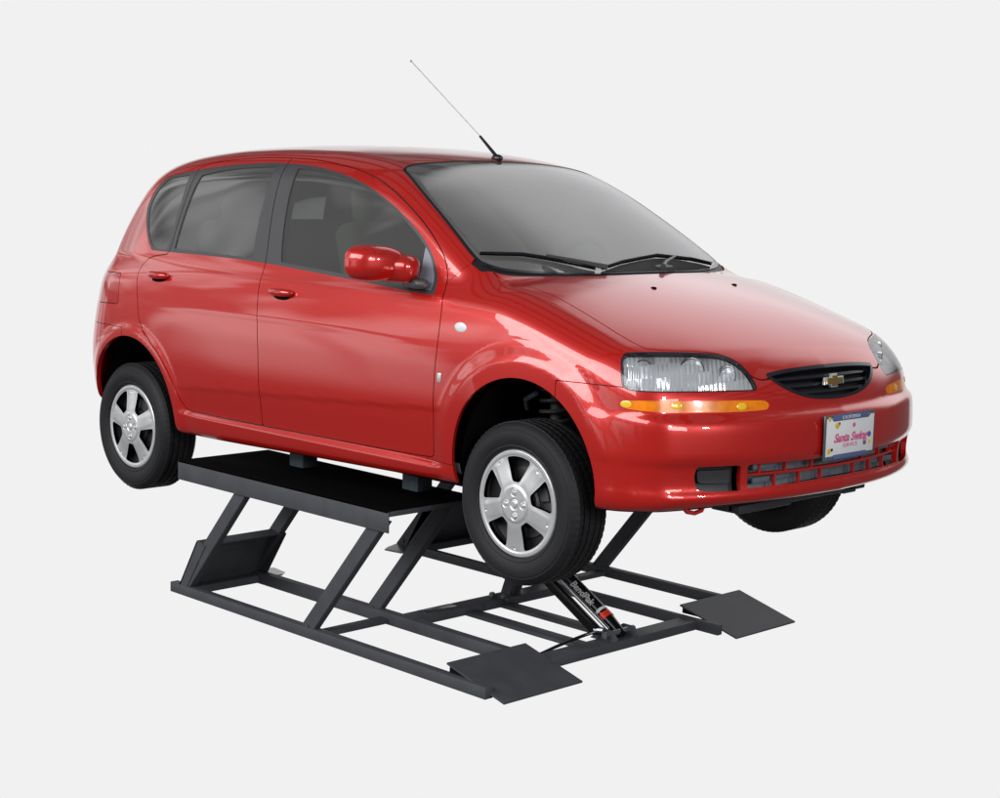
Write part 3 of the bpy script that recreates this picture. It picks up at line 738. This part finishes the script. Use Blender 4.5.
def cover_mesh(parent, phase):
    nr, nt = 84, 360; R = .1955
    rs = np.linspace(.0005, R, nr); ts = np.arange(nt)*2*math.pi/nt
    def H(x, z):
        r = np.hypot(x, z); th = np.arctan2(z, x)-phase
        a = (th+math.pi/5) % (2*math.pi/5)-math.pi/5
        perp = np.abs(r*np.sin(a))
        h = .004+.011*(1-sst(.05, .16, r))
        h = h+.0015*(1-sst(.018, .036, perp))*sst(.05, .09, r)*(1-sst(.150, .172, r))
        h = h+.0025*sst(.168, .176, r)-.010*sst(.184, .1955, r)
        h = h+.004*(1-sst(.058, .070, r))-.003*(1-sst(.018, .022, r))+.006*(1-sst(.008, .019, r))
        for q in range(4):
            c = phase*0+math.pi/4*2*q+.06; d = np.hypot(x-.042*math.cos(c), z-.042*math.sin(c))
            h = h+.007*(1-sst(.007, .013, d))-.003*np.exp(-((d-.0135)/.002)**2)
        c = phase
        d = np.hypot(r*np.cos(a)-.158, r*np.sin(a)); h = h-.002*(1-sst(.003, .006, d))
        return h
    def opening(V):
        x, z = V[:,0], V[:,2]; r = np.hypot(x, z); th = np.arctan2(z, x)-phase
        a = (th+math.pi/5) % (2*math.pi/5)-math.pi/5
        perp = np.abs(r*np.sin(a)); w = .0310+.0125*np.clip((r-.07)/.09, 0, 1)
        return smax(smax((w-perp), r-.1665, .012), .078-r, .01)
    X = np.outer(rs, np.cos(ts)); Z = np.outer(rs, np.sin(ts))
    V = np.stack([X.ravel(), 0*X.ravel(), Z.ravel()], 1)
    i = np.arange(nr-1)[:,None]*nt; k = np.arange(nt)[None]; k2 = (k+1) % nt
    a, b, c, d = (i+k).ravel(), (i+k2).ravel(), (i+nt+k2).ravel(), (i+nt+k).ravel()
    T = np.concatenate([np.stack([a, c, b], 1), np.stack([a, d, c], 1)])
    op, M_ = split((V, T), opening, snap=False)
    V, T = M_; e = 4e-4
    h = H(V[:,0], V[:,2]); hx = (H(V[:,0]+e, V[:,2])-H(V[:,0]-e, V[:,2]))/(2*e); hz = (H(V[:,0], V[:,2]+e)-H(V[:,0], V[:,2]-e))/(2*e)
    V = V.copy(); V[:,1] = -(.0735+h); N = np.stack([-hx, -np.ones(len(V)), -hz], 1); N /= np.linalg.norm(N, axis=1)[:,None]
    ed = np.concatenate([T[:, [0, 1]], T[:, [1, 2]], T[:, [2, 0]]]); kk = np.sort(ed, 1); code = kk[:,0]*(len(V)+1)+kk[:,1]
    _, first, cn = np.unique(code, return_index=True, return_counts=True); be = ed[first[cn == 1]]
    a, b = be[:,0], be[:,1]; n0 = len(V); nb = len(be); d = V[b]-V[a]; fn = np.cross(d, [0,-1,0]); fn /= np.maximum(np.linalg.norm(fn, axis=1), 1e-9)[:,None]
    dep = np.array([0,.016,0]); V2 = np.concatenate([V, V[a], V[b], V[b]+dep, V[a]+dep]); r = np.arange(nb)
    q = np.stack([n0+r, n0+nb+r, n0+2*nb+r, n0+3*nb+r], 1)
    T2 = np.concatenate([T, q[:, [0, 1, 2]], q[:, [0, 2, 3]]]); N2 = np.concatenate([N, fn, fn, fn, fn])
    return mesh_obj('wheel_cover', V2, T2, 'silver', parent, N2)
def make_wheel(x, y, z, phase):
    w = MB().lathe([(.188,-.070),(.180,-.060),(.172,-.035),(.170,.05),(.180,.075),(.188,.078)], n=64)
    w.lathe([(.02,-.045),(.07,-.043),(.10,-.030),(.150,-.025),(.171,-.035)], n=64)
    w = w.build('wheel', 'hub_dark', car)
    tyre_mesh(w); cover_mesh(w, phase)
    MB().lathe([(.03,-.052),(.06,-.052),(.064,-.035),(.125,-.034),(.128,-.030)], n=48).build('brake_disc', 'brake', w)
    cal = MB()
    cal.lathe([(.088,-.047),(.088,-.050),(.130,-.050),(.132,-.03),(.088,-.03)], n=20, close=True, a0=.2, a1=1.3)
    cal.lathe([(.055,-.050),(.060,-.056),(.075,-.056),(.080,-.044)], n=40)
    cal.build('brake_caliper', 'brake', w)
    w.rotation_euler = (0, 0, 0 if y < 0 else math.pi); w['_loc'] = (x, y, z)
    w.location = (x, y, z)
    return w
make_wheel(0, -.725, .2596, -math.pi/2-.02); make_wheel(0, .725, .2596, .4)
make_wheel(-WB, -.708, .2184, math.pi/2+.02); make_wheel(-WB, .708, .2184, .9)
for o in car.children: o.matrix_parent_inverse = Matrix.Translation(-LC)

# ------------------------------------------------------------------ the lift under the car
ZG = -.444
lift = thing('car_lift', 'dark grey steel low rise scissor lift raised under the red car', 'car lift', (-1.0, 0, ZG))
H_ = .042
def rail(y0, x0=-1.99, x1=-.055, h=.044, w_=.040):
    return MB().box(((x0+x1)/2, y0+w_/2, ZG+h/2), (x1-x0, w_, h), bev=.003).build('base_rail', 'lift_steel', lift)
rail(-.878, -2.03, -.055); rail(-.497, -2.04, -.27, .050, .044); rail(.442, -2.04, -.055, .043, .030); rail(.836, -2.03, -.27)
def cross(name, x0, x1, y0, y1, z0, z1, mat='lift_steel'):
    return MB().box(((x0+x1)/2, (y0+y1)/2, (z0+z1)/2), (abs(x1-x0), abs(y1-y0), z1-z0), bev=.002).build(name, mat, lift)
cross('cross_member', -1.010, -.925, -.447, .441, ZG+.001, ZG+.038)
cross('cross_member', -.250, -.166, -.447, .441, ZG+.001, ZG+.038)
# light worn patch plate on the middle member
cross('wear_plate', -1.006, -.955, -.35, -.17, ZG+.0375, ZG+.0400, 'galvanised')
cross('centre_strap', -.928, -.245, -.150, -.080, ZG+.001, ZG+.016)
cross('centre_strap', -.928, -.245, .058, .128, ZG+.001, ZG+.016)
for s in (-1, 1):
    yo = (-.872, -.838) if s < 0 else (.845, .879)
    yi = (-.482, -.448) if s < 0 else (.440, .474)
    for (yy, dx) in ((yo, 0), (yi, -.062)):
        for xb in (-1.985, -1.125):
            y0, y1 = yy; bot = xb+dx; w = .082
            top = bot+.398+ (.0 if dx == 0 else .0); zt = .10; zb = ZG+.030; k = (zt-zb)*(.865 if xb < -1.5 else .838)
            pts = [(bot, y0, zb), (bot+w, y0, zb), (bot+w+k, y0, zt), (bot+k, y0, zt)]
            leg = MB(); vs = pts; leg.hull_prism([Vector(p) for p in vs], 1e-6) if False else None
            bm = leg.bm; a = [bm.verts.new(p) for p in pts]; b = [bm.verts.new((p[0], y1, p[2])) for p in pts]
            bm.faces.new(a); bm.faces.new(b[::-1])
            for i in range(4): bm.faces.new((a[i], b[i], b[(i+1) % 4], a[(i+1) % 4]))
            bmesh.ops.recalc_face_normals(bm, faces=bm.faces)
            bmesh.ops.bevel(bm, geom=list(bm.edges), offset=.0025, segments=2, affect='EDGES')
            lg = leg.build('lift_leg', 'lift_steel', lift)
            yy_ = y0-.004 if s < 0 else y0-.004
            MB().lathe([(0,-.004),(.012,-.004),(.012,.0),(.016,.002)], (bot+w/2+.01, y0-.001, zb+.022), n=20).build('pivot_pin', 'lift_steel', lg)
    # stiffener tray between the rear pair of legs
    ya, yb = (yo[0]-.004, yi[1]) if s < 0 else (yi[0], yo[1]+.004)
    k = .60; dz = .215; zb = ZG+.040; x0 = -1.985; 
    tr = MB()
    t_ = .008
    tr.hull_prism([Vector(p) for p in [(x0+.020, ya, zb), (x0+.020, yb, zb), (x0+.020+k*dz, yb, zb+dz), (x0+.020+k*dz, ya, zb+dz)]], t_)
    tr.hull_prism([Vector(p) for p in [(x0+.022+k*dz, ya, zb+dz), (x0+.022+k*dz, yb, zb+dz), (x0+.085+k*dz, yb, zb+dz-.012), (x0+.085+k*dz, ya, zb+dz-.012)]], -.005)
    for y in (ya, yb):
        tr.hull_prism([Vector(p) for p in [(x0+.020, y, zb), (x0+.075, y, zb), (x0+.082+k*dz, y, zb+dz-.013), (x0+.020+k*dz, y, zb+dz)]], -.005)
    tr = tr.build('stiffener_plate', 'lift_steel', lift)
    MB().box((x0+.045, (ya+yb)/2, ZG+.020), (.075, yb-ya-.06, .034), bev=.003).build('rear_tube', 'lift_steel', tr)
    ym = (yo[0]+yi[1])/2
    MB().box((-1.045, ym, ZG+.016), (.05, abs(yo[1]-yi[0])-.0, .022), bev=.002).build('tie_bar', 'lift_steel', lift)
    # anchor lug on the inner rail
    yl = -.447 if s < 0 else .437
    MB().hull_prism([Vector(p) for p in [(-1.86,yl,ZG+.034),(-1.86,yl-s*.05,ZG+.030),(-1.90,yl-s*.095,ZG+.026),(-2.00,yl-s*.11,ZG+.026),(-2.035,yl-s*.06,ZG+.026),(-2.035,yl,ZG+.034)]], .006).build('anchor_lug', 'galvanised', lift)
    # ramp
    y0, y1 = (-.857, -.451) if s < 0 else (.470, .875)
    xr, xf = -.278, .020
    rp = MB(); th = .007
    rp.hull_prism([Vector(p) for p in [(xr, y0, ZG+.081), (xr, y1, ZG+.081), (xf, y1, ZG+.004), (xf, y0, ZG+.004)]], th)
    rp = rp.build('drive_ramp', 'lift_steel', lift)
    for y in (y0+.010, y1-.014):
        MB().hull_prism([Vector(p) for p in [(xr+.008, y, ZG+.076), (xr+.008, y, ZG+.046), (xr+.125, y, ZG+.046)]], .003).build('ramp_gusset_shade', 'void_black', rp)  # black sheet added for the shaded opening under the ramp
    for y in ():
        MB().hull_prism([Vector(p) for p in [(xr+.006, y, ZG+.074), (xr+.006, y, ZG+.044), (xr+.13, y, ZG+.043)]], .004).build('ramp_gusset_shade', 'lift_steel', rp)
    # platform
    y0, y1 = (-.884, -.405) if s < 0 else (.405, .884)
    x0_, x1_ = -1.965, -.585
    pf = MB().box(((x0_+x1_)/2, (y0+y1)/2, .141), (x1_-x0_, y1-y0, .010), bev=.002).build('platform', 'lift_top_shaded', lift)
    MB().box(((x0_+x1_)/2, y0+.003, .1035 if s < 0 else .125), (x1_-x0_, .006, .082 if s < 0 else .036), bev=.0015).build('side_flange', 'lift_steel', pf)
    MB().box(((x0_+x1_)/2, y1-.003, .125 if s < 0 else .1035), (x1_-x0_, .006, .036 if s < 0 else .082), bev=.0015).build('side_flange', 'lift_steel', pf)
    MB().box((x1_-.003, (y0+y1)/2, .134), (.008, y1-y0-.014, .020), bev=.0015).build('end_flange', 'lift_steel', pf)
    MB().box((x0_+.003, (y0+y1)/2, .134), (.008, y1-y0-.014, .020), bev=.0015).build('end_flange', 'lift_steel', pf)
    for xa in (-1.535, -.695):
        for yy in (yo, yi):
            MB().box((xa-(.055 if yy is yi else 0), (yy[0]+yy[1])/2, .118), (.10, yy[1]-yy[0]-.006, .04), bev=.003).build('leg_bracket', 'lift_steel', pf)
# hydraulic ram from the front member up towards the legs
A = Vector((-.205, .012, ZG+.042)); B = Vector((-.86, .012, -.035)); ax = (B-A).normalized(); up = Vector((0,1,0)).cross(ax).normalized()
up = -up if up.z < 0 else up
ram = MB().tube([A+ax*.09+up*.012, B+up*.012], .030, 28); ram.tube([B+up*.012, B+ax*.03+up*.012], .033, 28)
ram = ram.build('hydraulic_ram', 'cylinder_black', lift, sharp=40)
MB().tube([A+ax*.085+up*.012, A+ax*.112+up*.012], .0312, 28).build('ram_band', 'red_band', ram)
MB().tube([A+ax*.122+up*.012, A+ax*.134+up*.012], .0310, 28).build('ram_ring', 'white_print', ram)
MB().tube([A-ax*.005+up*.008, A+ax*.09+up*.012], [.022,.029], 20).build('ram_end', 'cylinder_black', ram)
MB().tube([A+ax*.02+Vector((0,-.052,.022)), A+ax*.62+Vector((0,-.052,.022))], .0085, 12).build('lock_rod', 'galvanised', lift)
lk = MB().beam(A+ax*.05+Vector((0,-.092,.002)), A+ax*.62+Vector((0,-.092,.002)), .026, .040, bev=.003).build('safety_lock_bar', 'cylinder_black', lift)
for dy in (-.055, .065):
    MB().hull_prism([Vector(p) for p in [(-.30,dy,ZG+.03),(-.165,dy,ZG+.03),(-.155,dy,ZG+.050),(-.185,dy,ZG+.080),(-.235,dy,ZG+.080)]], .008, bev=.001).build('ram_clevis', 'lift_steel', lift)
MB().tube([(-.205,-.085,ZG+.062), (-.205,.090,ZG+.062)], .013, 14).build('clevis_pin', 'galvanised', lift)
# lettering lying on the ram, reading down it
zt = (Vector((0,-.75,.66))); zt = (zt-ax*zt.dot(ax)).normalized(); xt = -ax; yt = zt.cross(xt)
O = A+ax*.235+up*.012+zt*.0303
tm = text_mesh('ram_lettering', 'BendPak', .038, 'mast', ram, Matrix.Translation(O) @ Matrix((xt, yt, zt)).transposed().to_4x4(), extrude=.001, shear=.2, bold=.001)
# upright bracket beside the ram on the middle member, with bolts
br = MB().box((-.90,.075,ZG+.10), (.05,.010,.13), Matrix.Rotation(.35, 3, 'Y'), bev=.002).box((-.90,.135,ZG+.10), (.05,.010,.13), Matrix.Rotation(.35, 3, 'Y'), bev=.002).box((-.93,.105,ZG+.045),(.10,.10,.012),bev=.002).box((-.86,.105,ZG+.15),(.05,.06,.03),bev=.003)
br = br.build('lock_bracket', 'lift_steel', lift)
for yy, xx in ((.055,-.905),(.155,-.905),(.04,-.96)): MB().lathe([(0,-.008),(.012,-.008),(.012,.008),(0,.008)], (xx, yy, ZG+.055), n=6).build('bolt', 'galvanised', br)
# hydraulic hose
pts = []
P_ = [Vector((-.235,-.075,ZG+.075)), Vector((-.27,-.14,ZG+.055)), Vector((-.27,-.28,ZG+.040)), Vector((-.26,-.40,ZG+.030)), Vector((-.26,-.45,ZG+.045))]
for i in range(len(P_)-1):
    p0 = P_[max(i-1,0)]; p1 = P_[i]; p2 = P_[i+1]; p3 = P_[min(i+2, len(P_)-1)]
    for t in np.linspace(0, 1, 9)[:-1]:
        pts.append(.5*((2*p1)+(p2-p0)*t+(2*p0-5*p1+4*p2-p3)*t*t+(3*p1-p0-3*p2+p3)*t**3))
pts.append(P_[-1]); MB().tube(pts, .0065, 10).build('hydraulic_hose', 'cylinder_black', lift)
MB().tube([(-.215,-.078,ZG+.078), (-.255,-.085,ZG+.074)], .011, 8).build('hose_fitting', 'galvanised', lift)
for o in lift.children: o.matrix_parent_inverse = Matrix.Translation(-lift.location)
# rubber blocks between platform and sills
src = None
for x, y, lab in ((-1.53,-.545,'grey rubber lifting block on the near platform under the rear door'), (-.845,-.510,'grey rubber lifting block at the near platform under the front door, behind the front wheel'),
             (-1.53,.545,'grey rubber lifting block on the far platform under the rear half of the car'), (-.845,.510,'grey rubber lifting block on the far platform nearest the front of the car')):
    if src is None:
        o = MB().box((0,0,.046), (.095,.08,.092), bev=.006).box((0,0,.092),(.075,.065,.008),bev=.002).build('lifting_block', 'pad_grey')
        src = o
    else: o = src.copy(); C.objects.link(o)
    o.location = (x, y, .1465); o['label'] = lab; o['category'] = 'lifting block'; o['group'] = 'rubber blocks on the lift platforms'

# ------------------------------------------------------------------ camera
CAM = (3.9803,-4.8561,1.3751); yaw, pit, rol, foc = 2.3646,-.1195,.0274,1659.19
f_ = Vector((math.cos(pit)*math.cos(yaw), math.cos(pit)*math.sin(yaw), math.sin(pit)))
r_ = f_.cross(Vector((0,0,1))).normalized(); u_ = r_.cross(f_)
r2 = r_*math.cos(rol)+u_*math.sin(rol); u2 = -r_*math.sin(rol)+u_*math.cos(rol)
cd = bpy.data.cameras.new('camera'); cam = bpy.data.objects.new('camera', cd); C.objects.link(cam)
cam.matrix_world = Matrix.Translation(CAM) @ Matrix((r2, u2, -f_)).transposed().to_4x4()
cd.sensor_width = 36; cd.lens = foc/1000*36; cd.shift_x = .0083; cd.shift_y = -.01975; cd.clip_end = 500
bpy.context.scene.camera = cam

# ------------------------------------------------------------------ studio surroundings and lamps
w = bpy.data.worlds.new('World'); bpy.context.scene.world = w; w.use_nodes = True
nt = w.node_tree; N_ = nt.nodes; Lk = nt.links; bg = N_['Background']
tc = N_.new('ShaderNodeTexCoord')
def dotv(v):
    n = N_.new('ShaderNodeVectorMath'); n.operation = 'DOT_PRODUCT'; n.inputs[1].default_value = Vector(v).normalized(); Lk.new(tc.outputs['Generated'], n.inputs[0]); return n.outputs['Value']
def mrange(s, a, b, c, d):
    n = N_.new('ShaderNodeMapRange'); n.interpolation_type = 'SMOOTHSTEP'
    for i, v in enumerate((a, b, c, d)): n.inputs[i+1].default_value = v
    Lk.new(s, n.inputs[0]); return n.outputs[0]
def mixv(fac, a, b):
    n = N_.new('ShaderNodeMix'); n.data_type = 'FLOAT'; Lk.new(fac, n.inputs[0])
    for i, v in ((2, a), (3, b)):
        if isinstance(v, (int, float)): n.inputs[i].default_value = v
        else: Lk.new(v, n.inputs[i])
    return n.outputs[0]
up_ = dotv((0,0,1)); fw = dotv((-1,1,0)); lf = dotv((-1,-1,0))
at = N_.new('ShaderNodeMath'); at.operation = 'ARCTAN2'; Lk.new(lf, at.inputs[0]); Lk.new(fw, at.inputs[1])
dg_ = N_.new('ShaderNodeMath'); dg_.operation = 'DEGREES'; Lk.new(at.outputs[0], dg_.inputs[0]); az_ = dg_.outputs[0]   # 0 = towards the backdrop
def mul(*s):
    r = s[0]
    for q in s[1:]:
        n = N_.new('ShaderNodeMath'); n.operation = 'MULTIPLY'; Lk.new(r, n.inputs[0]); Lk.new(q, n.inputs[1]); r = n.outputs[0]
    return r
def band(s, a0, a1, b0, b1): return mul(mrange(s, a0, a1, 0, 1), mrange(s, b0, b1, 1, 0))
# ceiling with light panels between dark girders
dv = N_.new('ShaderNodeVectorMath'); dv.operation = 'DIVIDE'; Lk.new(tc.outputs['Generated'], dv.inputs[0])
cb = N_.new('ShaderNodeCombineXYZ')
for i in range(3): Lk.new(up_, cb.inputs[i])
Lk.new(cb.outputs[0], dv.inputs[1])
rot = N_.new('ShaderNodeVectorRotate'); rot.rotation_type = 'Z_AXIS'; rot.inputs['Angle'].default_value = .35; Lk.new(dv.outputs[0], rot.inputs['Vector'])
br_ = N_.new('ShaderNodeTexBrick'); br_.offset = 0; br_.inputs['Scale'].default_value = 1.; br_.inputs['Brick Width'].default_value = .9; br_.inputs['Row Height'].default_value = .32
br_.inputs['Mortar Size'].default_value = .055; br_.inputs['Mortar Smooth'].default_value = .3
br_.inputs['Color1'].default_value = (.24,.23,.22,1); br_.inputs['Color2'].default_value = (.12,.115,.11,1); br_.inputs['Mortar'].default_value = (.03,.03,.03,1)
Lk.new(rot.outputs[0], br_.inputs['Vector'])
base = mixv(mrange(up_, .28, .42, 0, 1), .09, br_.outputs['Color'])
nz = N_.new('ShaderNodeTexNoise'); nz.inputs['Scale'].default_value = 5.5; nz.inputs['Detail'].default_value = 2.5; nz.inputs['Distortion'].default_value = .6; mp_ = N_.new('ShaderNodeMapping'); mp_.inputs['Scale'].default_value = (1.3, 1.3, .45); Lk.new(tc.outputs['Generated'], mp_.inputs[0]); Lk.new(mp_.outputs[0], nz.inputs['Vector'])
side = mrange(nz.outputs['Fac'], .40, .60, .15, 1.6)
bd = band(up_, .030, .042, .075, .090)
side = mixv(bd, side, .22)
base = mixv(mul(band(az_, 42, 58, 105, 150), band(up_, -.20, -.04, .40, .62)), base, side)          # pale wall facing the doors
base = mixv(mul(band(az_, -62, -48, -9, -4), band(up_, .10, .30, .56, .88)), base, 1.45)            # bright upper wall
out = mixv(mul(band(az_, -36, -30, 42, 50), band(up_, -.62, -.50, .22, .34)), base, .880)          # the white backdrop
mc = N_.new('ShaderNodeMix'); mc.data_type = 'RGBA'; Lk.new(mul(band(az_, -40, -34, -9, -4), band(up_, .12, .34, .56, .88)), mc.inputs[0])
Lk.new(out, mc.inputs[6]); mc.inputs[7].default_value = (1.25, 1.24, 1.27, 1); out = mc.outputs[2]
Lk.new(out, bg.inputs['Color']); bg.inputs['Strength'].default_value = 1.
def area(name, loc, tgt, sx, sy, power, col=(1,1,1)):
    l = bpy.data.lights.new(name, 'AREA'); l.shape = 'RECTANGLE'; l.size = sx; l.size_y = sy; l.energy = power; l.color = col
    o = bpy.data.objects.new(name, l); C.objects.link(o); o.location = loc
    o.rotation_euler = (Vector(tgt)-Vector(loc)).to_track_quat('-Z', 'Y').to_euler(); return o
area('softbox_side', (-1.6,-6.5,3.5), (-1,0,.8), 8.0, 2.8, 365)
area('softbox_front', (6.8,-3.5,2.2), (.5,-.4,.6), 3.0, 1.6, 110)
area('spot_front', (5.0,-3.2,2.6), (.5,0,.6), .42, .42, 45)
area('spot_front_low', (6.0,-.6,1.9), (.6,0,.6), .36, .36, 50)
sc = bpy.context.scene
sc.view_settings.view_transform = 'Standard'; sc.view_settings.look = 'None'; sc.view_settings.exposure = 0; sc.view_settings.gamma = 1
sc.cycles.transparent_max_bounces = 16; sc.cycles.max_bounces = 8
